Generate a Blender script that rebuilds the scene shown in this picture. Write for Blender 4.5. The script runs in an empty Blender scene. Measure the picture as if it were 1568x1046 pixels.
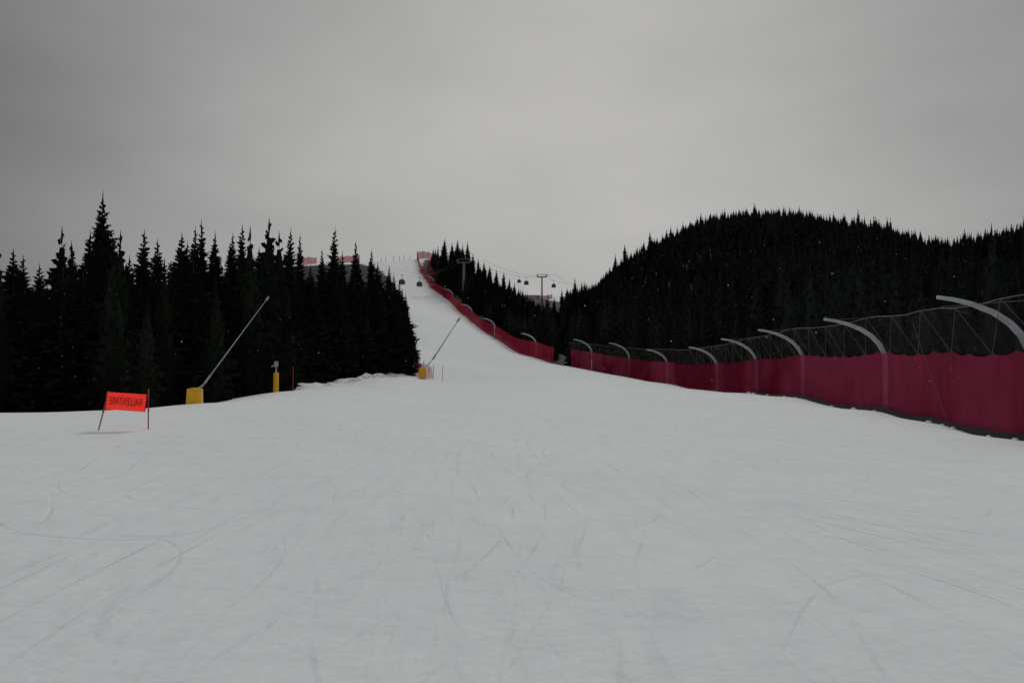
import bpy, math, random
import numpy as np
from mathutils import Vector, noise as mnoise
random.seed(7); rng=np.random.default_rng(7)
K=1230.0; CX=784.0; HZ=560.0; EYE=1.7
scene=bpy.context.scene
def lin(*c): return (c[0],c[1],c[2],1.0)

# ------------------------------------------------------------------ terrain survey
# stations: bearing, then (distance m, sight line) pairs, turned into heights above the foot of the run
SURV={
-150:[(20,664),(30,634),(45,642),(70,622),(150,600),(300,540),(600,480),(1400,500)],
0:[(20,664),(31,632),(45,639),(70,620),(150,598),(300,535),(600,475),(1400,500)],
150:[(20,664),(32,628),(45,633),(70,614),(150,590),(300,530),(600,470),(1400,500)],
300:[(20,663),(36,617),(46,624),(75,604),(150,580),(300,510),(600,450),(1400,480)],
420:[(20,663),(50,599),(60,605),(90,592),(150,570),(300,500),(520,408),(600,410),(1400,480)],
480:[(20,663),(60,591),(73,597),(110,580),(150,560),(300,480),(520,402),(600,406),(1400,480)],
570:[(20,664),(60,594),(85,577),(97,580),(150,550),(300,470),(520,400),(600,406),(1400,480)],
620:[(20,664),(60,596),(90,579),(120,560),(180,520),(340,450),(520,398),(600,402),(1400,480)],
660:[(20,664),(60,597),(95,584),(120,567),(150,543),(210,504),(300,468),(360,447),(450,415),(540,390),(620,395),(1400,480)],
700:[(20,664),(60,597),(95,586),(120,573),(150,553),(200,517),(280,476),(310,455),(360,430),(450,400),(700,430),(1400,480)],
760:[(20,664),(60,596),(100,585),(140,566),(180,536),(210,517),(230,515),(300,483),(400,455),(700,450),(1400,480)],
820:[(20,664),(60,596),(100,583),(140,562),(165,545),(190,549),(300,520),(500,475),(800,450),(1400,470)],
870:[(20,664),(60,596),(100,580),(140,557),(160,562),(300,540),(500,500),(800,455),(1400,470)],
905:[(20,664),(60,596),(100,579),(125,565),(150,571),(300,545),(500,480),(800,455),(1400,480)],
960:[(20,664),(60,598),(85,591),(112,575),(130,581),(200,570),(350,500),(600,408),(800,430),(1400,480)],
1020:[(20,664),(60,600),(98,586),(115,592),(200,570),(350,480),(600,377),(800,400),(1400,480)],
1095:[(20,664),(50,603),(75,598),(90,604),(180,570),(350,450),(600,345),(800,370),(1400,480)],
1155:[(20,664),(45,608),(60,601),(75,609),(180,560),(350,430),(600,338),(800,370),(1400,480)],
1225:[(20,664),(48,607),(60,617),(150,570),(350,420),(600,342),(800,370),(1400,480)],
1350:[(20,665),(35,628),(48,641),(120,590),(300,440),(560,365),(800,400),(1400,480)],
1440:[(20,668),(29,648),(40,667),(100,590),(300,460),(500,394),(800,420),(1400,480)],
1568:[(14,725),(23,672),(33,690),(100,590),(250,440),(400,375),(700,400),(1400,480)],
1750:[(12,750),(18,692),(30,700),(100,590),(250,430),(400,350),(700,380),(1400,480)],
}
us=sorted(SURV)
LD=np.linspace(math.log(10),math.log(1400),260)
rows=[]
for u in us:
    p=SURV[u]
    ds=[math.log(10)]+[math.log(a) for a,_ in p]
    zs=[0.0]+[EYE+(HZ-v)/K*a for a,v in p]
    rows.append(np.interp(LD,ds,zs))
rows=np.array(rows)
TT=np.linspace((-150-CX)/K,(1750-CX)/K,300)
ut=(np.array(us)-CX)/K
G=np.array([np.interp(TT,ut,rows[:,j]) for j in range(len(LD))])  # (ld,t)
def gsm(a,s,ax):
    r=int(3*s)+1; k=np.exp(-0.5*(np.arange(-r,r+1)/s)**2); k/=k.sum()
    pad=[(0,0),(0,0)]; pad[ax]=(r,r)
    b=np.pad(a,pad,mode='edge')
    return np.apply_along_axis(lambda m:np.convolve(m,k,'valid'),ax,b)
G=gsm(gsm(G,1.6,0),3.0,1)
def H(x,y):
    x=np.asarray(x,float); y=np.asarray(y,float)
    yy=np.clip(y,10,1400); t=np.clip(x/yy,TT[0],TT[-1])
    fi=(np.log(yy)-LD[0])/(LD[1]-LD[0]); fj=(t-TT[0])/(TT[1]-TT[0])
    i=np.clip(fi.astype(int),0,len(LD)-2); j=np.clip(fj.astype(int),0,len(TT)-2)
    a=fi-i; b=fj-j
    z=(G[i,j]*(1-a)+G[i+1,j]*a)*(1-b)+(G[i,j+1]*(1-a)+G[i+1,j+1]*a)*b
    w=np.clip((y-10)/10,0,1); w=w*w*(3-2*w)
    base=np.where(y<0,0.03*y,0.0)
    und=0.035*np.sin(x*0.55+0.4*np.sin(y*0.31))*np.sin(y*0.42+1.0)+0.02*np.sin(x*1.3+y*0.9)
    return base*(1-w)+z*w+und*np.clip(1-np.abs(y)/90,0,1)
def h(x,y): return float(H(x,y))
def site(u,d):
    x=(u-CX)/K*d; return x,d,h(x,d)

# snow limits
LE=[(10,-900),(30,-300),(33,0),(34,150),(38,300),(51,420),(61,480),(86,570),(97,618),(120,640),(150,642),(200,636),(340,622),(430,590),(480,560),(500,400),(900,380)]
RE=[(10,2600),(18,1750),(23,1568),(29,1440),(35,1350),(48,1225),(60,1155),(75,1095),(98,1020),(112,960),(125,905),(140,870),(165,820),(210,760),(250,720),(300,690),(360,660),(430,642),(520,650),(560,690),(900,690)]
def uL(d): return np.interp(d,[a for a,_ in LE],[b for _,b in LE])
def uR(d): return np.interp(d,[a for a,_ in RE],[b for _,b in RE])
def snowmask(x,y,m=0,mr=None):
    if mr is None: mr=m
    x=np.asarray(x,float); y=np.asarray(y,float)
    yy=np.maximum(y,1.0); u=CX+K*x/yy
    s=((u>uL(yy)-m/yy*K)&(u<uR(yy)+mr/yy*K))|(y<14)
    return s

# ------------------------------------------------------------------ helpers
def mesh_obj(name,V,F,mats=None,mi=None,smooth=False,parent=None):
    me=bpy.data.meshes.new(name)
    me.from_pydata([tuple(v) for v in V],[],F); 
    for m in (mats or []): me.materials.append(m)
    if mi is not None: me.polygons.foreach_set('material_index',mi)
    if smooth: me.polygons.foreach_set('use_smooth',[True]*len(me.polygons))
    me.update()
    o=bpy.data.objects.new(name,me); scene.collection.objects.link(o)
    if parent: o.parent=parent
    return o
def quads_obj(name,V,F,mat):
    me=bpy.data.meshes.new(name); n=len(F)
    me.vertices.add(len(V)); me.vertices.foreach_set('co',V.astype(np.float32).ravel())
    me.loops.add(n*4); me.loops.foreach_set('vertex_index',F.astype(np.int32).ravel())
    me.polygons.add(n); me.polygons.foreach_set('loop_start',np.arange(0,n*4,4,dtype=np.int32))
    me.polygons.foreach_set('loop_total',np.full(n,4,dtype=np.int32))
    me.update(calc_edges=True); me.materials.append(mat)
    o=bpy.data.objects.new(name,me); scene.collection.objects.link(o); return o
def empty(name,loc=(0,0,0)):
    o=bpy.data.objects.new(name,None); o.location=loc; o.empty_display_size=.3
    scene.collection.objects.link(o); return o
class B:
    def __init__(s): s.V=[];s.F=[]
    def tube(s,pts,rad,n=8,cap=True):
        pts=[Vector(p) for p in pts]; 
        if not hasattr(rad,'__len__'): rad=[rad]*len(pts)
        b=len(s.V)
        for i,p in enumerate(pts):
            t=(pts[min(i+1,len(pts)-1)]-pts[max(i-1,0)]).normalized()
            a=t.cross(Vector((0,1,0)) if abs(t.y)<.8 else Vector((1,0,0))).normalized(); c=t.cross(a)
            for k in range(n):
                an=2*math.pi*k/n; s.V.append(p+(a*math.cos(an)+c*math.sin(an))*rad[i])
        for i in range(len(pts)-1):
            for k in range(n):
                s.F.append((b+i*n+k,b+i*n+(k+1)%n,b+(i+1)*n+(k+1)%n,b+(i+1)*n+k))
        if cap:
            s.F.append(tuple(b+k for k in range(n))[::-1]); e=b+(len(pts)-1)*n; s.F.append(tuple(e+k for k in range(n)))
        return s
    def box(s,c,sz,rz=0,taper=1.0,ch=0.12):
        x,y,z=sz[0]/2,sz[1]/2,sz[2]/2; q=min(x,y)*ch*2; b=len(s.V)
        prof=[(-z,1-ch),(-z+q*.6,1),(z-q*.6,taper),(z,taper*(1-ch))]
        for zz,f in prof:
            for px,py in [(x-q,-y),(x,-y+q),(x,y-q),(x-q,y),(-x+q,y),(-x,y-q),(-x,-y+q),(-x+q,-y)]:
                px*=f;py*=f
                s.V.append(Vector((c[0]+px*math.cos(rz)-py*math.sin(rz),c[1]+px*math.sin(rz)+py*math.cos(rz),c[2]+zz)))
        for i in range(3):
            for k in range(8): s.F.append((b+i*8+k,b+i*8+(k+1)%8,b+i*8+8+(k+1)%8,b+i*8+8+k))
        s.F.append(tuple(b+k for k in range(8))[::-1]); s.F.append(tuple(b+24+k for k in range(8)))
        return s
    def obj(s,name,mat,parent=None,smooth=False): return mesh_obj(name,s.V,s.F,[mat],None,smooth,parent)

def newmat(name):
    m=bpy.data.materials.new(name); m.use_nodes=True
    return m,m.node_tree.nodes,m.node_tree.links,m.node_tree.nodes['Principled BSDF']
def simple(name,c,rough=.6,var=.25,scale=6,metal=0,emis=0):
    m,N,L,P=newmat(name)
    tc=N.new('ShaderNodeTexCoord'); no=N.new('ShaderNodeTexNoise'); no.inputs['Scale'].default_value=scale; no.inputs['Detail'].default_value=4
    L.new(tc.outputs['Object'],no.inputs['Vector'])
    r=N.new('ShaderNodeValToRGB'); r.color_ramp.elements[0].position=.3; r.color_ramp.elements[1].position=.7
    r.color_ramp.elements[0].color=lin(*[k*(1-var) for k in c]); r.color_ramp.elements[1].color=lin(*[min(1,k*(1+var)) for k in c])
    L.new(no.outputs['Fac'],r.inputs['Fac']); L.new(r.outputs['Color'],P.inputs['Base Color'])
    P.inputs['Roughness'].default_value=rough; P.inputs['Metallic'].default_value=metal
    if emis:
        P.inputs['Emission Color'].default_value=lin(*c); P.inputs['Emission Strength'].default_value=emis
    return m

# ------------------------------------------------------------------ materials
def terrain_mat():
    m,N,L,P=newmat('snow_and_forest_floor')
    tc=N.new('ShaderNodeTexCoord')
    def noise(scale,detail=4,vec=None,dist=0):
        n=N.new('ShaderNodeTexNoise'); n.inputs['Scale'].default_value=scale; n.inputs['Detail'].default_value=detail; n.inputs['Distortion'].default_value=dist
        L.new(vec or tc.outputs['Object'],n.inputs['Vector']); return n
    def math_(op,a,b=None,c=None):
        n=N.new('ShaderNodeMath'); n.operation=op
        for i,v in enumerate((a,b,c)):
            if v is None: continue
            if isinstance(v,(int,float)): n.inputs[i].default_value=v
            else: L.new(v,n.inputs[i])
        return n.outputs[0]
    def ramp(f,a,b,ca,cb):
        r=N.new('ShaderNodeMapRange'); r.inputs[1].default_value=a; r.inputs[2].default_value=b; r.inputs[3].default_value=ca; r.inputs[4].default_value=cb
        L.new(f,r.inputs[0]); return r.outputs[0]
    big=noise(.09,3); med=noise(.9,5); fine=noise(9,5)
    # carved ski tracks: iso-lines of smooth noise fields are long thin curves
    def tracks(scale,rot,sx,sy,w,off=0):
        mp=N.new('ShaderNodeMapping'); mp.inputs['Rotation'].default_value=(0,0,rot); mp.inputs['Scale'].default_value=(sx,sy,1); mp.inputs['Location'].default_value=(off,off,0)
        L.new(tc.outputs['Object'],mp.inputs['Vector'])
        n=noise(scale,0.6,mp.outputs['Vector'])
        f=math_('MULTIPLY',n.outputs['Fac'],14.0); f=math_('FRACT',f); f=math_('SUBTRACT',f,.5); f=math_('ABSOLUTE',f)
        return ramp(f,0,w,1,0)
    tr=None
    for a in ((.16,.3,1,.35,.035,0),(.21,-.7,1,.4,.035,7),(.12,1.2,1,.3,.028,13),(.25,1.6,1,.3,.04,21),(.18,-1.25,1,.35,.032,31)):
        g=math_('MULTIPLY',tracks(*a),ramp(noise(.3+a[5]*.01,4).outputs['Fac'],.44,.68,0,1))
        tr=g if tr is None else math_('MAXIMUM',tr,g)
    mpg=N.new('ShaderNodeMapping'); mpg.inputs['Scale'].default_value=(3.0,.5,1); mpg.inputs['Rotation'].default_value=(0,0,.9)
    L.new(tc.outputs['Object'],mpg.inputs['Vector'])
    scr=noise(1.3,6,mpg.outputs['Vector'],.6)
    mph=N.new('ShaderNodeMapping'); mph.inputs['Scale'].default_value=(4.0,.6,1); mph.inputs['Rotation'].default_value=(0,0,-1.2)
    L.new(tc.outputs['Object'],mph.inputs['Vector'])
    scr2=noise(1.0,6,mph.outputs['Vector'],.4)
    hgt=math_('ADD',math_('MULTIPLY',med.outputs['Fac'],.11),math_('MULTIPLY',fine.outputs['Fac'],.016))
    hgt=math_('ADD',hgt,math_('MULTIPLY',scr.outputs['Fac'],.055))
    hgt=math_('ADD',hgt,math_('MULTIPLY',scr2.outputs['Fac'],.05))
    hgt=math_('SUBTRACT',hgt,math_('MULTIPLY',tr,.02))
    bp=N.new('ShaderNodeBump'); bp.inputs['Strength'].default_value=.7; bp.inputs['Distance'].default_value=1.0
    L.new(hgt,bp.inputs['Height']); L.new(bp.outputs['Normal'],P.inputs['Normal'])
    r=N.new('ShaderNodeValToRGB'); r.color_ramp.elements[0].position=.25; r.color_ramp.elements[1].position=.75
    r.color_ramp.elements[0].color=lin(.72,.745,.753); r.color_ramp.elements[1].color=lin(.835,.85,.853)
    mix=math_('ADD',math_('MULTIPLY',big.outputs['Fac'],.4),math_('MULTIPLY',scr.outputs['Fac'],.33))
    mix=math_('ADD',mix,math_('MULTIPLY',scr2.outputs['Fac'],.27))
    mix=math_('SUBTRACT',mix,math_('MULTIPLY',tr,.19))
    L.new(mix,r.inputs['Fac'])
    fr=N.new('ShaderNodeValToRGB'); fr.color_ramp.elements[0].position=.4; fr.color_ramp.elements[1].position=.7
    fr.color_ramp.elements[0].color=lin(.010,.011,.009); fr.color_ramp.elements[1].color=lin(.022,.024,.02)
    fn=noise(.07,8); L.new(fn.outputs['Fac'],fr.inputs['Fac'])
    at=N.new('ShaderNodeAttribute'); at.attribute_name='snow'
    edge=math_('ADD',at.outputs['Fac'],math_('MULTIPLY',math_('SUBTRACT',noise(.8,5).outputs['Fac'],.5),.5))
    mx=N.new('ShaderNodeMix'); mx.data_type='RGBA'
    L.new(ramp(edge,.4,.6,0,1),mx.inputs['Factor']); L.new(fr.outputs['Color'],mx.inputs['A']); L.new(r.outputs['Color'],mx.inputs['B'])
    L.new(mx.outputs['Result'],P.inputs['Base Color'])
    P.inputs['Roughness'].default_value=.8; P.inputs['Specular IOR Level'].default_value=.05
    return m
def foliage(name,a,b,sc=.8):
    m,N,L,P=newmat(name)
    tc=N.new('ShaderNodeTexCoord'); no=N.new('ShaderNodeTexNoise'); no.inputs['Scale'].default_value=sc; no.inputs['Detail'].default_value=5
    L.new(tc.outputs['Object'],no.inputs['Vector'])
    r=N.new('ShaderNodeValToRGB'); r.color_ramp.elements[0].position=.35; r.color_ramp.elements[1].position=.7
    r.color_ramp.elements[0].color=lin(*a); r.color_ramp.elements[1].color=lin(*b)
    L.new(no.outputs['Fac'],r.inputs['Fac']); L.new(r.outputs['Color'],P.inputs['Base Color'])
    P.inputs['Roughness'].default_value=1; P.inputs['Specular IOR Level'].default_value=0
    return m
def netmat(name,c,alpha,c2=None):
    m,N,L,P=newmat(name)
    tc=N.new('ShaderNodeTexCoord'); no=N.new('ShaderNodeTexNoise'); no.inputs['Scale'].default_value=.09; no.inputs['Detail'].default_value=3
    L.new(tc.outputs['Object'],no.inputs['Vector'])
    r=N.new('ShaderNodeValToRGB'); r.color_ramp.elements[0].position=.42; r.color_ramp.elements[1].position=.6
    r.color_ramp.elements[0].color=lin(*c); r.color_ramp.elements[1].color=lin(*(c2 or c))
    L.new(no.outputs['Fac'],r.inputs['Fac'])
    d=N.new('ShaderNodeBsdfDiffuse'); t=N.new('ShaderNodeBsdfTranslucent'); tr=N.new('ShaderNodeBsdfTransparent')
    L.new(r.outputs['Color'],d.inputs['Color']); L.new(r.outputs['Color'],t.inputs['Color'])
    m1=N.new('ShaderNodeMixShader'); m1.inputs[0].default_value=.35; L.new(d.outputs[0],m1.inputs[1]); L.new(t.outputs[0],m1.inputs[2])
    m2=N.new('ShaderNodeMixShader')
    mp=N.new('ShaderNodeMapping'); mp.inputs['Scale'].default_value=(1,1,.25); L.new(tc.outputs['Object'],mp.inputs['Vector'])
    n2=N.new('ShaderNodeTexNoise'); n2.inputs['Scale'].default_value=1.6; n2.inputs['Detail'].default_value=4; L.new(mp.outputs[0],n2.inputs['Vector'])
    mr=N.new('ShaderNodeMapRange'); mr.inputs[1].default_value=.3; mr.inputs[2].default_value=.7; mr.inputs[3].default_value=max(0,alpha-.10); mr.inputs[4].default_value=min(1,alpha+.08)
    L.new(n2.outputs['Fac'],mr.inputs[0]); L.new(mr.outputs[0],m2.inputs[0])
    L.new(tr.outputs[0],m2.inputs[1]); L.new(m1.outputs[0],m2.inputs[2])
    N.remove(P); L.new(m2.outputs[0],N['Material Output'].inputs['Surface'])
    return m
M_T=terrain_mat()
M_F=foliage('spruce_needles',(.007,.010,.007),(.020,.026,.017),1.0)
M_FN=foliage('forest_needles',(.008,.011,.008),(.020,.025,.018),.15)
M_FF=foliage('hazed_needles',(.013,.017,.014),(.028,.034,.028),.05)  # hillside needles lightened, slight haze put into their colour
M_BARK=simple('bark',(.030,.025,.02),.9)
M_NET=netmat('red_net',(.235,.018,.045),.76,(.40,.05,.115))
M_NETF=netmat('red_net_far',(.46,.04,.075),.74,(.38,.025,.06))
M_NETU=netmat('grey_upper_net',(.14,.125,.13),.11)
M_STEEL=simple('galvanised_steel',(.36,.38,.40),.5,.15,3)
M_DARK=simple('dark_steel',(.10,.10,.105),.6)
M_ROPE=simple('rope',(.11,.105,.105),.8)
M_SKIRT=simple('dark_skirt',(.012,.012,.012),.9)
M_YEL=simple('yellow_padding',(.78,.40,.008),.55,.12,4)
M_ORG=simple('fluorescent_glow_banner',(.95,.035,.018),.6,.06,2,0,.32)  # fluorescent cloth brightened by added emission, though it is no lamp
M_TXT=simple('banner_lettering',(.20,.01,.008),.7,.1)
M_RP=simple('red_pole',(.35,.03,.03),.5)
M_SNW=simple('snow_lump',(.76,.78,.79),.8,.06)
M_GLASS=simple('dark_glass',(.03,.035,.04),.15)

# ------------------------------------------------------------------ terrain sheet
sx=np.linspace(-math.asinh(1300),math.asinh(1300),470); X=2.0*np.sinh(sx)
ys=np.concatenate([np.linspace(-400,-10,14),np.linspace(-8,20,60),np.exp(np.linspace(math.log(20.4),math.log(3500),430))])
XX,YY=np.meshgrid(X,ys); ZZ=H(XX,YY)
far=np.clip((YY-1400)/2000,0,1); ZZ=ZZ*(1-far)
sm=snowmask(XX,YY,3.5,0).astype(float)
UU=CX+K*XX/np.maximum(YY,1)
sm=np.maximum(sm,((UU>826)&(UU<858)&(YY>660)&(YY<900)).astype(float)*.75)
D2=np.maximum(YY,1)
edge=np.exp(-(((UU-uL(D2))*D2/K+1.2)/1.3)**2)*((YY>62)&(YY<110))
rough=np.array([mnoise.noise(Vector((a*.9,b*.9,0))) for a,b in zip(XX[edge>.05],YY[edge>.05])])
ZZ[edge>.05]+=edge[edge>.05]*(0.3+.6*rough)
nx,ny=len(X),len(ys)
idx=np.arange(nx*ny).reshape(ny,nx)
F=np.stack([idx[:-1,:-1],idx[:-1,1:],idx[1:,1:],idx[1:,:-1]],-1).reshape(-1,4)
ter=quads_obj('snowy_ground',np.stack([XX,YY,ZZ],-1).reshape(-1,3),F,M_T)
ter.data.polygons.foreach_set('use_smooth',np.ones(len(F),bool))
a=ter.data.attributes.new('snow','FLOAT','POINT'); a.data.foreach_set('value',sm.astype(np.float32).ravel())

# ------------------------------------------------------------------ conifers
def conifer(Hh,seed,nb,T,R0=.2,wid=.16,thick=1.0,core=True,core_f=.5):
    r=random.Random(seed); V=[];F=[]
    def rh(p,q,w,ax):
        m=p.lerp(q,.45); b=len(V); V.extend([p,m+ax*w,q,m-ax*w]); F.append((b,b+1,b+2,b+3))
    ph=r.uniform(0,6); lean=[(r.uniform(0,6.28),r.uniform(.75,1.2)) for _ in range(3)]
    def shape(f,an):
        base=(1-f)**.9
        s=base*(.85+.13*math.sin(f*17+ph)+.08*math.sin(f*41+ph*2))
        for a0,g in lean: s*=1+.13*(g-1)*5*math.cos(an-a0)*.5
        if f<.12: s*=.75+f*2
        return Hh*R0*s
    for i in range(nb):
        f=1-((i+r.random())/nb)**.62
        f=min(max(f,0.0),.985); z0=Hh*(.04+.95*f)
        an=i*2.39996+r.uniform(-.5,.5)
        L=shape(f,an)*r.triangular(.5,1.35,.95)+.10+.012*Hh*(1-f)
        if r.random()<.05: L*=1.25
        pit=-.45+.95*f+r.uniform(-.16,.16)
        d=Vector((math.cos(an),math.sin(an),0))
        pts=lambda s:Vector((0,0,z0))+d*L*s*math.cos(pit)+Vector((0,0,L*(s*math.sin(pit)+.2*s*s-.08*s)))
        side=Vector((-d.y,d.x,0))
        if T==0:
            ax=(side+Vector((0,0,r.uniform(-.9,.9)))).normalized(); rh(pts(0),pts(1),L*.36*thick,ax); continue
        rh(pts(.0),pts(1.0),wid*.8,(side*.5+Vector((0,0,.9))).normalized())
        for t in range(T):
            s=(t+.6)/T
            for sg in (-1,1):
                tl=.5*L*(1.05-s*.75)*r.uniform(.5,1.25)
                dr=(d*r.uniform(.3,.9)+side*sg*r.uniform(.5,.9)+Vector((0,0,r.uniform(-.75,.15)))).normalized()
                p=pts(s); ax=(Vector((0,0,r.uniform(.3,1)))+side*r.uniform(-.6,.6)).normalized()
                rh(p,p+dr*tl,wid*r.uniform(.6,1.3)*(.45+.65*(1-f)),ax)
    for k in range(2):
        an=k*1.6; rh(Vector((0,0,Hh*.9)),Vector((0,0,Hh*1.02)),.07 if T else .14,Vector((math.cos(an),math.sin(an),0)))
    if core:   # shaded inner mass of twigs
        n=6; prof=[(.03,.5),(.3,.8),(.6,.8),(.9,.5)]
        prof=[(f,Hh*R0*(1-f)**.9*core_f*g) for f,g in prof]; b=len(V)
        for f,q in prof:
            for k in range(n):
                a=6.283*k/n+f*3; rr=q*r.uniform(.75,1.2); V.append(Vector((rr*math.cos(a),rr*math.sin(a),Hh*f)))
        for j in range(len(prof)-1):
            for k in range(n): F.append((b+j*n+k,b+j*n+(k+1)%n,b+(j+1)*n+(k+1)%n,b+(j+1)*n+k))
    return V,F
near=[]
for s in range(6):
    V,F=conifer(15,s+1,[330,380,300,400,350,320][s],[6,6,6,6,6,5][s],[.20,.18,.225,.19,.165,.21][s],.18)
    nf=len(F); tb=B(); tb.V=V; tb.F=F; tb.tube([(0,0,-1),(0,0,5),(0.03,0,10),(0,0,15)],[.24,.17,.09,.02],7)
    me=bpy.data.meshes.new('spruce_tree'); me.from_pydata([tuple(v) for v in tb.V],[],tb.F)
    me.materials.append(M_F); me.materials.append(M_BARK)
    me.polygons.foreach_set('material_index',[0]*nf+[1]*(len(tb.F)-nf)); near.append(me)
def put_tree(u,topv,d,k=None,w=1.0):
    x,y,z=site(u,d); zt=EYE+(HZ-topv)/K*d; hh=max(4,zt-z)
    o=bpy.data.objects.new('spruce_tree',near[k if k is not None else random.randrange(6)])
    s=hh/15.3; w*=random.uniform(.8,1.2)*min(1.25,max(.8,13/hh)); o.location=(x,y,z-.15); o.scale=(s*w,s*w,s); o.rotation_euler=(random.uniform(-.03,.03),random.uniform(-.03,.03),random.uniform(0,6.28))
    scene.collection.objects.link(o)
TR=[(-25,372,50,1),(12,374,48,1),(40,384,52,5),(58,398,60,2),(88,376,60,1),(100,400,44,5),(128,345,55,3),(153,284,52,2),(180,352,58,0),(215,345,62,5),(240,360,56,1),
(197,385,50,3),(270,348,60,0),(290,340,70,4),(311,330,66,5),(330,362,60,3),(350,350,70,1),(367,335,72,4),(388,372,66,1),(408,360,78,3),(437,341,78,2),(425,392,70,0),(457,352,92,4),(470,400,75,1),
(503,341,84,5),(490,376,92,1),(541,364,98,4),(552,392,100,0),(566,378,112,1),(580,398,104,3),(592,402,118,1),(607,414,108,2),(616,428,112,0),(622,446,116,1),(598,436,101,3),(575,430,96,0),
(545,420,92,2),(515,415,82,0),(480,425,76,3),(450,420,70,2),(410,415,66,0),(375,415,62,3),(340,405,56,1),(300,390,54,2),(262,395,52,0),(225,410,50,3),(175,400,46,2),(130,410,45,5),(60,420,44,2),(20,425,44,3),
(625,478,103,1),(612,470,99,2),(630,500,108,0),(278,362,64,2),(322,348,74,1),(395,385,60,5),(528,395,104,2),(110,372,62,4),(518,380,108,1),(146,330,58,5),(164,338,56,0)]
for t in TR: put_tree(t[0],t[1],t[2],t[3],1.18)
for t in [(680,361,345,2),(692,368,335,0),(702,364,350,3),(714,366,345,2),(688,392,318,1),(723,385,335,0),(733,393,320,1),(742,398,330,3),(750,404,310,1),(760,410,320,0),(770,414,330,1),(778,424,300,3),
 (788,430,290,0),(800,440,270,1),(735,420,285,2),(750,440,260,0),(765,450,245,2),(785,455,235,0),(806,455,230,3),(822,462,215,1),(838,470,205,0),(722,430,280,3),
 (880,423,330,0),(893,428,340,1),(902,432,300,0),(862,440,340,3),(872,455,260,1),(890,462,220,0),(908,470,190,2),(850,452,330,1),(884,492,168,1),
 (997,352,480,1),(958,372,500,0),(1436,366,300,1),(1500,350,260,0),(1512,346,270,1),(1560,338,240,0),(1476,366,280,2),(1535,352,260,3),(1405,356,420,1),(1330,340,470,4)]:
    put_tree(t[0],t[1],t[2],t[3],1.25)

# merged masses of trees
def lod(seed,nb,T,hh=12,R0=.2,th=1.2): 
    V,F=conifer(hh,seed,nb,T,R0,.32,th,True,.72); return np.array([tuple(v) for v in V]),np.array(F)
MID=[lod(11,90,1),lod(12,80,1),lod(13,95,1)]
LOW=[lod(21,70,0,12,.21),lod(22,64,0,12,.19),lod(23,74,0,12,.23)]
def mass(name,pts,mat):
    VV=[];FF=[];o=0
    for x,y,hh,low in pts:
        V,F=(LOW if low else MID)[rng.integers(3)]
        a=rng.uniform(0,6.28); s=hh/12; w=s*rng.uniform(.9,1.35); c,q=math.cos(a),math.sin(a)
        P=np.empty_like(V); P[:,0]=(V[:,0]*c-V[:,1]*q)*w+x; P[:,1]=(V[:,0]*q+V[:,1]*c)*w+y; P[:,2]=V[:,2]*s+h(x,y)-.3
        VV.append(P); FF.append(F+o); o+=len(V)
    quads_obj(name,np.concatenate(VV),np.concatenate(FF),mat)
pts=[]
y=42.0
while y<330:
    step=3.2+y*.008
    for x in np.arange(-1.05*y-10,0,step):
        xx=x+rng.uniform(-1.3,1.3); yy=y+rng.uniform(-1.5,1.5); u=CX+K*xx/yy
        if snowmask(xx,yy,2.2): continue
        if u>uL(yy): continue
        if yy>230 and u>430 : continue
        hh=rng.uniform(7,12)*(1+.3*mnoise.noise(Vector((xx*.06,yy*.06,2))))
        if u>590: hh*=.8
        pts.append((xx,yy,hh,yy>160))
    y+=step
mass('spruce_forest',pts,M_FN)
pts=[]; y=30.0
while y<690:
    step=3.6+y*.0035
    for x in np.arange(-.12*y,.86*y+12,step):
        xx=x+rng.uniform(-1.8,1.8); yy=y+rng.uniform(-1.8,1.8); u=CX+K*xx/yy
        if u<uR(yy): continue
        if snowmask(xx,yy,3.5): continue
        if u<662: continue
        if 818<u<866 and (yy>560 or rng.random()<.3): continue
        if u<860 and yy>480: continue
        if 848<u<876 and yy<230: continue
        hh=rng.uniform(6.0,13)*(1.0+.3*mnoise.noise(Vector((xx*.03,yy*.03,9))))
        if rng.random()<.06: hh*=1.25
        if 720<u<860 and yy>230: hh*=.75
        pts.append((xx,yy,hh,yy>200))
    y+=step
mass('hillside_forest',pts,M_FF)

# ------------------------------------------------------------------ safety net fence
def path(nodes,step):
    P=np.array([((u-CX)/K*d,d) for u,d,_ in nodes]); hh=np.array([n[2] for n in nodes])
    s=np.concatenate([[0],np.cumsum(np.hypot(*np.diff(P,axis=0).T))]); n=max(2,int(s[-1]/step))
    ss=np.linspace(0,s[-1],n)
    x=np.interp(ss,s,P[:,0]); y=np.interp(ss,s,P[:,1]); q=np.interp(ss,s,hh)
    k=max(1,int(4/step)); ker=np.ones(2*k+1)/(2*k+1)
    sm_=lambda a:np.convolve(np.pad(a,k,mode='reflect',reflect_type='odd'),ker,'valid')
    return sm_(x),sm_(y),q
def net(name,nodes,parent,mat,step=.3,scal=.1,period=1.5):
    x,y,q=path(nodes,step); V=[];F=[];nr=6
    for i in range(len(x)):
        z=h(x[i],y[i]); s=i*step; ph=(s%period)/period
        top=q[i]-scal*math.sin(math.pi*ph)+.05*mnoise.noise(Vector((s*.3,0,0)))
        for r in range(nr+1):
            f=r/nr; bulge=.10*math.sin(math.pi*f)*math.sin(s*.9+r)+.06*math.sin(s*2.3)
            V.append((x[i]-bulge*.8,y[i]-bulge*.5,z+.05+(top-.05)*f))
    m=nr+1
    for i in range(len(x)-1):
        for r in range(nr): F.append((i*m+r,(i+1)*m+r,(i+1)*m+r+1,i*m+r+1))
    mesh_obj(name,V,F,[mat],None,True,parent); return x,y,q
fence=empty('safety_net_fence')
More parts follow.
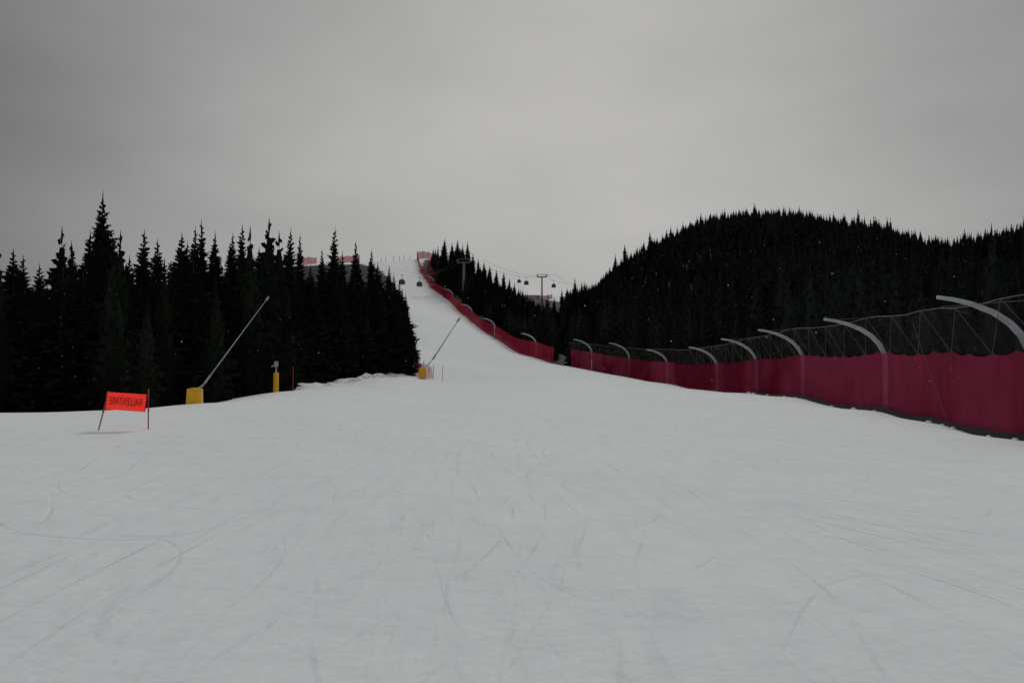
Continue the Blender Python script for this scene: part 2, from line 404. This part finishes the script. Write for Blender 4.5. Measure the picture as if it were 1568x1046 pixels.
A=[(1800,17.5,2.65),(1568,23,2.65),(1440,29,2.65),(1350,35,2.65),(1225,48,2.65),(1155,60,2.65),(1095,75,2.65),(1020,98,2.7),(960,112,2.7),(905,125,2.9),(874,139,3.1)]
Bn=[(848,151,3.2),(820,165,3.4),(760,210,3.5),(720,250,3.6),(690,300,3.7),(660,360,3.8),(643,430,4),(638,520,4)]
xa,ya,qa=net('net_panel_lower',A,fence,M_NET)
xb,yb,qb=net('net_panel_upper_run',Bn,fence,M_NETF,.8,.12,3)
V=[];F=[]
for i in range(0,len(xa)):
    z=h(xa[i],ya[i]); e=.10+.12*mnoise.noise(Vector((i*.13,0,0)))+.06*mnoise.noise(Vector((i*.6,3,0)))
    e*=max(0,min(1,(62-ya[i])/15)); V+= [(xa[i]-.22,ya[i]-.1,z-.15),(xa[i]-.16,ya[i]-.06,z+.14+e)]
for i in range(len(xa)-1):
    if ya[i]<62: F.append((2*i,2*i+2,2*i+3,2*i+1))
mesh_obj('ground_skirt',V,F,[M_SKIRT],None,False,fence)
def lump(x,y,s):
    V=[];F=[];n=9;m=5;z=h(x,y);sd=random.random()*50
    for j in range(m+1):
        ph=math.pi*j/m
        for k in range(n):
            th=2*math.pi*k/n; d=Vector((math.sin(ph)*math.cos(th),math.sin(ph)*math.sin(th),math.cos(ph)))
            r=s*(1+.4*mnoise.noise(d*1.5+Vector((sd,0,0)))); V.append((x+d.x*r,y+d.y*r,z+d.z*r*.7))
    for j in range(m):
        for k in range(n): F.append((j*n+k,j*n+(k+1)%n,(j+1)*n+(k+1)%n,(j+1)*n+k))
    return V,F
def lumps(name,lst):
    V=[];F=[]
    for x,y,s in lst:
        v,f=lump(x,y,s); b=len(V); V+=v; F+=[tuple(b+i for i in q) for q in f]
    mesh_obj(name,V,F,[M_SNW],None,True)
L=[]
for i in range(0,len(xa),3):
    if ya[i]<60 and random.random()<.35: L.append((xa[i]-.3-random.random()*.25,ya[i]-.15,random.uniform(.05,.17)))
for k in range(170):
    d=random.uniform(66,106); u=uL(d)+random.uniform(-8,6); L.append(((u-CX)/K*d,d,random.uniform(.1,.45)))
lumps('snow_lumps',L)
# curved posts
posts=[(1860,15.5),(1570,24.0),(1350,35.3),(1225,48.3),(1155,60.3),(1095,75.3),(1020,98.3),(962,112.5),(905,125.3),(820,165.3),(757,212),(722,249),(693,297),(664,354),(645,425)]
pb=B(); fr=[]
for i,(u,d) in enumerate(posts):
    x=(u-CX)/K*d+.15; y=d; z=h(x,y)
    a=posts[max(i-1,0)];b=posts[min(i+1,len(posts)-1)]
    dx=(b[0]-CX)/K*b[1]-(a[0]-CX)/K*a[1]; dy=b[1]-a[1]; l=math.hypot(dx,dy); nx_,ny_=-dy/l,dx/l
    s=1.0 if d<110 else 1.15+.0012*(d-110)
    prof=[(0,-.3),(0,1.2),(0,2.3),(.06,2.62),(.24,2.98),(.55,3.32),(1.0,3.62),(1.6,3.86),(2.15,4.0),(2.6,4.06)]
    up=1.08 if i==1 else 1.02
    rr=.105 if d<70 else .12 if d<130 else .17
    pb.tube([(x+nx_*p*s,y+ny_*p*s,z+q*s*up) for p,q in prof],[rr*k for k in (1,1,1,1.05,1.05,1,.9,.75,.62,.5)],10)
    fr.append((x,y,z,nx_,ny_,s))
pb.obj('curved_posts',M_STEEL,fence,True)
# light rope lattice standing above the red net
rb=B(); V=[];F=[]
last=None
for i in range(len(xa)):
    x,y=xa[i],ya[i]
    j=min(range(len(fr)),key=lambda q:abs(fr[q][1]-y)); nx_,ny_,s=fr[j][3],fr[j][4],fr[j][5]
    z=h(x,y); top=Vector((x+.45*nx_,y+.45*ny_,z+4.15)); bot=Vector((x,y,z+2.62))
    V+=[bot,top]
    if i%5==0:
        r=.010 if y<70 else .013
        if last: 
            rb.tube([last[1],top],r*1.2,4,False)
            if y<85: rb.tube([last[1],bot] if (i//5)%2 else [last[0],top],r,4,False)
        last=(bot,top)
for i in range(len(xa)-1): F.append((2*i,2*i+2,2*i+3,2*i+1))
for (x,y,z,nx_,ny_,s) in fr[1:6]:
    tip=Vector((x+nx_*2.5,y+ny_*2.5,z+4.1)); 
    for dd in (-3.5,3.5): rb.tube([tip,Vector((x-ny_*dd+.3*nx_,y+nx_*dd+.3*ny_,z+4.1))],.007,4,False)
rb.tube([(fr[1][0]-.5,fr[1][1]+6,fr[1][2]+3.9),(fr[1][0]-1.1,fr[1][1]+2.4,fr[1][2]+.1)],.010,4)
rb.obj('ropes',M_ROPE,fence); mesh_obj('net_panel_overhang',V,F,[M_NETU],None,False,fence)
# ---- upper nets
f2=empty('upper_piste_net')
net('net',[(638,520,5),(655,560,5),(676,600,5)],f2,M_NETF,1,.2,4)
net('net_second_row',[(692,318,3),(672,372,3.2),(655,440,3.5),(662,520,3.5)],f2,M_NETF,1,.2,4)
net('net_left_ridge',[(456,505,5),(470,508,5),(484,512,4.5)],f2,M_NETF,1,.8,6)
net('net_left_ridge_far',[(514,513,4.5),(530,515,4.5),(550,518,5)],f2,M_NETF,1,.8,6)
net('net_valley',[(822,640,3),(838,660,3.5),(846,700,4)],f2,M_NETF,1.5,.2,4)
pb=B()
for u,d,hh in [(638,520,6),(647,540,6),(656,560,6),(666,580,6),(676,600,6),(583,506,3),(590,510,4),(602,512,3.5),(611,514,3),(618,514,3.5),(627,516,3),(655,440,5),(672,372,5)]:
    x,y,z=site(u,d); pb.tube([(x,y,z-.5),(x,y,z+hh)],.12,6)
pb.obj('stakes',M_DARK,f2)
f3=empty('piste_edge_net')
net('net',[(634,101,1.6),(648,99,1.7),(663,97.5,1.4)],f3,netmat('pink_net',(.5,.07,.09),.45,(.45,.05,.07)),.3,.05,1)
pb=B()
for u,d,hh in [(634,101,2.0),(641,100,2.3),(648,99,2.1),(656,98,2.0),(663,97.5,1.8),(677,96,1.7)]:
    x,y,z=site(u,d); pb.tube([(x,y,z-.2),(x+.1,y,z+hh)],.03,6)
pb.obj('stakes',M_RP,f3)

# ------------------------------------------------------------------ gate banner
def banner():
    d=21.5; g=empty('slow_down_banner')
    def w(u,v,dd=d): return Vector(((u-CX)/K*dd,dd,EYE+(HZ-v)/K*dd))
    b=B(); 
    for top,ft in ((w(167,599),w(152,661)),(w(228,596),w(230,668))):
        ft.z=h(ft.x,ft.y)-.15; ft.y-=.05
        b.tube([ft,ft.lerp(top,.5),top],.017,8)
        b.tube([ft.lerp(top,.52),ft.lerp(top,.56)],.026,8)
    b.obj('poles',M_RP,g,True)
    c=[w(163,626.5),w(224,630.5),w(227,604),w(166,600)]
    nx_,nz=14,6; V=[];F=[]
    for j in range(nz+1):
        for i in range(nx_+1):
            f,q=i/nx_,j/nz; p=c[0].lerp(c[1],f).lerp(c[3].lerp(c[2],f),q); p.y+=-.03+.02*math.sin(f*7)*math.sin(q*3+1); V.append(p)
    for j in range(nz):
        for i in range(nx_): k=j*(nx_+1)+i; F.append((k,k+1,k+nx_+2,k+nx_+1))
    mesh_obj('banner_cloth',V,F,[M_ORG],None,True,g)
    cu=bpy.data.curves.new('lettering','FONT'); cu.body='RALLENTARE'; cu.align_x='CENTER'; cu.align_y='CENTER'; cu.size=.30; cu.extrude=.002
    cu.materials.append(M_TXT); t=bpy.data.objects.new('lettering',cu); scene.collection.objects.link(t); t.parent=g
    ctr=(c[0]+c[1]+c[2]+c[3])/4; t.location=(ctr.x,ctr.y-.065,ctr.z)
    ang=math.atan2((c[1]-c[0]).z,(c[1]-c[0]).x)
    t.rotation_euler=(math.radians(90),-ang,0); t.scale=(-.50,1.0,1)
    b=B()
    for p,q in ((c[0],c[3]),(c[1],c[2])): b.tube([p+Vector((0,-.04,0)),q+Vector((0,-.04,0))],.012,6)
    b.obj('hems',M_TXT,g)
banner()

# ------------------------------------------------------------------ snow lances
def lance(u,d,pw,ph,tip,base):
    g=empty('snow_lance'); x,y,z=site(u,d)
    pad=B(); pad.box((x,y,z+ph/2-.15),(pw,pw*.8,ph+.1),.15,.94,.1)
    pad.box((x,y,z+ph-.11),(pw*.6,pw*.5,.1),.15,.9); pad.obj('crash_pad',M_YEL,g)
    b0=Vector(((base[0]-CX)/K*d,d+.2,EYE+(HZ-base[1])/K*d)); t0=Vector(((tip[0]-CX)/K*d,d+1.2,EYE+(HZ-tip[1])/K*d))
    b=B(); b.tube([(x,y+.2,z-.1),(x,y+.2,z+ph*.8),b0],.05,8); r=.024*d/36
    b.tube([b0,b0.lerp(t0,.5),t0],[r*1.35,r,r*.75],8)
    b.tube([b0.lerp(t0,.02),b0.lerp(t0,.12)],r*1.9,8)
    e=(t0-b0).normalized(); b.tube([t0,t0+e*.22*d/36],r*1.9,8); b.obj('lance_tube',M_STEEL,g,True)
lance(299,36.5,.66,.78,(394,457),(309,590))
lance(647,95,.95,1.35,(699,492),(662,551))
g=empty('snowmaking_hydrant'); x,y,z=site(423,51)
b=B(); b.tube([(x,y,z-.3),(x,y,z+.1),(x,y,z+1.2),(x,y,z+1.25)],[.17,.18,.17,.1],12); b.obj('padding',M_YEL,g,True)
b=B(); b.tube([(x,y,z+1.2),(x,y,z+1.6)],.05,8); b.box((x,y,z+1.78),(.26,.22,.34),.2,.85); b.tube([(x-.1,y,z+1.7),(x-.3,y,z+1.62)],.04,6); b.obj('valve_head',M_STEEL,g)
g=empty('marker_pole'); x,y,z=site(449,54); b=B(); b.tube([(x,y,z-.2),(x,y,z+1.5)],.022,7); b.tube([(x,y,z+1.45),(x,y,z+1.6)],.035,7); b.obj('pole',M_RP,g)

# ------------------------------------------------------------------ gondola lift
def W(u,v,d): return Vector(((u-CX)/K*d,d,EYE+(HZ-v)/K*d))
def pylon(u,topv,d,aw,rad,mat):
    g=empty('lift_pylon'); x,y,z=site(u,d); zt=EYE+(HZ-topv)/K*d
    b=B(); b.tube([(x,y,z-1),(x,y,(z+zt)/2),(x,y,zt)],[rad,rad*.85,rad*.7],12)
    b.box((x,y,zt),(aw*2,.5,.45),-.25)
    for s in (-1,1):
        b.box((x+s*aw*.9,y,zt+.5),(.35,3.2,.35),-.2); b.tube([(x+s*aw*.9,y,zt),(x+s*aw*.9,y,zt+1.3)],.12,6)
        for k in range(6): b.tube([(x+s*aw*.9-.15,y-1.3+k*.5,zt+.75),(x+s*aw*.9+.15,y-1.3+k*.5,zt+.75)],.22,8)
    b.tube([(x-aw*.9,y,zt+1.3),(x+aw*.9,y,zt+1.3)],.1,6)
    for k in range(int((zt-z)/1.2)): b.tube([(x-rad-.3,y-.2,z+k*1.2),(x-rad+.1,y-.2,z+k*1.2)],.04,4)
    b.obj('mast_and_crossarm',mat,g,True)
pylon(710,402,302,2.6,.6,simple('painted_pylon',(.13,.14,.15),.6)); pylon(830,424,385,2.4,.45,M_DARK)
def cabin(p,s=1.0):
    g=empty('gondola_cabin'); b=B(); x,y,z=p
    b.tube([(x,y,z),(x,y,z-.8*s),(x+.1,y,z-1.6*s)],.07*s,6); b.box((x,y,z),(.5*s,.2*s,.22*s)); b.box((x,y,z-1.6*s),(1.3*s,.7*s,.12*s)); b.obj('hanger',M_DARK,g)
    b=B(); b.box((x,y,z-2.05*s),(2.2*s,1.9*s,.7*s),0,.82,.2); b.box((x,y,z-3.1*s),(2.3*s,2*s,.7*s),0,1,.2); b.obj('shell',M_DARK,g)
    b=B(); b.box((x,y,z-2.6*s),(2.2*s,1.9*s,.75*s),0,.98,.12); b.obj('windows',M_GLASS,g)
c1=[W(700,397,302),W(680,412,310),W(642,425,325),W(615,421,335),W(590,414,345),W(560,404,355)]
c2=[W(718,397,302),W(750,412,320),W(775,419,340),W(805,425,365),W(822,421,385),W(838,421,385),W(848,430,400),W(880,438,440),W(900,440,470)]
b=B(); b.tube(c1,.03,5); b.tube(c2,.04,5); b.tube([p+Vector((5,2,.3)) for p in c2],.035,5); b.tube([p+Vector((3,6,1.5)) for p in c1],.03,5); b.obj('haul_cable',M_DARK)
cabin(W(642,425,325),1.05); cabin(W(615,421,335),1.15); cabin(W(806,425,366),.95); cabin(W(795,424,360),.75); cabin(W(848,430,400),.95)

# ------------------------------------------------------------------ falling snow
V=[];F=[]
for k in range(260):
    d=random.uniform(9,45); x=random.uniform(-.7,.7)*d; z=EYE+random.uniform(-.02,.17)*d; r=random.uniform(.003,.008)*(1 if d<25 else 1.6)
    if z<h(x,d)+.2: continue
    b=len(V); 
    for o in ((1,0,0),(-1,0,0),(0,1,0),(0,-1,0),(.3,0,1.4),(0,.2,-1.4)): V.append((x+o[0]*r,d+o[1]*r,z+o[2]*r))
    for f in ((0,2,4),(2,1,4),(1,3,4),(3,0,4),(2,0,5),(1,2,5),(3,1,5),(0,3,5)): F.append(tuple(b+i for i in f))
mesh_obj('falling_snow',V,F,[M_SNW])

# ------------------------------------------------------------------ sky and sun
w=bpy.data.worlds.new('World'); scene.world=w; w.use_nodes=True; N=w.node_tree.nodes; L=w.node_tree.links
bg=N['Background']; bg.inputs['Strength'].default_value=.1
SE,SA=math.radians(38),math.radians(8)   # veiled sun ahead of the camera, slightly right
sky=N.new('ShaderNodeTexSky'); sky.sky_type='NISHITA'; sky.sun_disc=False; sky.sun_elevation=SE; sky.sun_rotation=SA
hs=N.new('ShaderNodeHueSaturation'); hs.inputs['Saturation'].default_value=.15; L.new(sky.outputs[0],hs.inputs['Color'])
tc=N.new('ShaderNodeTexCoord')
nrm=N.new('ShaderNodeVectorMath'); nrm.operation='NORMALIZE'; L.new(tc.outputs['Generated'],nrm.inputs[0])
dt=N.new('ShaderNodeVectorMath'); dt.operation='DOT_PRODUCT'; L.new(nrm.outputs[0],dt.inputs[0])
dt.inputs[1].default_value=Vector((.12,1,.20)).normalized()
mp=N.new('ShaderNodeMapping'); mp.inputs['Scale'].default_value=(1.3,1.3,3.4); mp.inputs['Rotation'].default_value=(0,.25,0); L.new(nrm.outputs[0],mp.inputs['Vector'])
no=N.new('ShaderNodeTexNoise'); no.inputs['Scale'].default_value=1.8; no.inputs['Detail'].default_value=5; no.inputs['Roughness'].default_value=.45; L.new(mp.outputs[0],no.inputs['Vector'])
ad=N.new('ShaderNodeMath'); ad.operation='MULTIPLY_ADD'; ad.inputs[1].default_value=.2; L.new(no.outputs['Fac'],ad.inputs[0]); L.new(dt.outputs['Value'],ad.inputs[2])
r=N.new('ShaderNodeValToRGB')
mr=N.new('ShaderNodeMapRange'); mr.inputs[1].default_value=0; mr.inputs[2].default_value=1.14; L.new(ad.outputs[0],mr.inputs[0]); L.new(mr.outputs[0],r.inputs['Fac'])
e=r.color_ramp.elements; e[0].position=.0; e[0].color=lin(.27,.275,.28); e[1].position=.98; e[1].color=lin(.435,.428,.418)
k=e.new(.74); k.color=lin(.15,.15,.152); k=e.new(.87); k.color=lin(.285,.284,.281)
k=e.new(.5); k.color=lin(.25,.255,.26)
sc=N.new('ShaderNodeVectorMath'); sc.operation='SCALE'; sc.inputs['Scale'].default_value=10.6; L.new(r.outputs['Color'],sc.inputs[0])
mx=N.new('ShaderNodeMix'); mx.data_type='RGBA'; mx.inputs['Factor'].default_value=.96
L.new(hs.outputs[0],mx.inputs['A']); L.new(sc.outputs[0],mx.inputs['B']); L.new(mx.outputs['Result'],bg.inputs['Color'])
sd=bpy.data.lights.new('sun','SUN'); sd.energy=1.1; sd.angle=math.radians(20); sd.color=(1,.99,.975)
so=bpy.data.objects.new('sun',sd); scene.collection.objects.link(so)
dv=Vector((math.sin(SA)*math.cos(SE),math.cos(SA)*math.cos(SE),math.sin(SE))); so.rotation_euler=dv.to_track_quat('Z','Y').to_euler(); so.location=(0,0,60)

# ------------------------------------------------------------------ camera
cd=bpy.data.cameras.new('camera'); cd.sensor_width=36; cd.lens=36*K/1568; cd.clip_start=.1; cd.clip_end=9000
co=bpy.data.objects.new('camera',cd); scene.collection.objects.link(co); co.location=(0,0,EYE)
co.rotation_euler=(math.radians(90)+math.atan((HZ-523)/K),0,0); scene.camera=co
scene.view_settings.view_transform='Standard'; scene.view_settings.look='None'; scene.view_settings.exposure=0
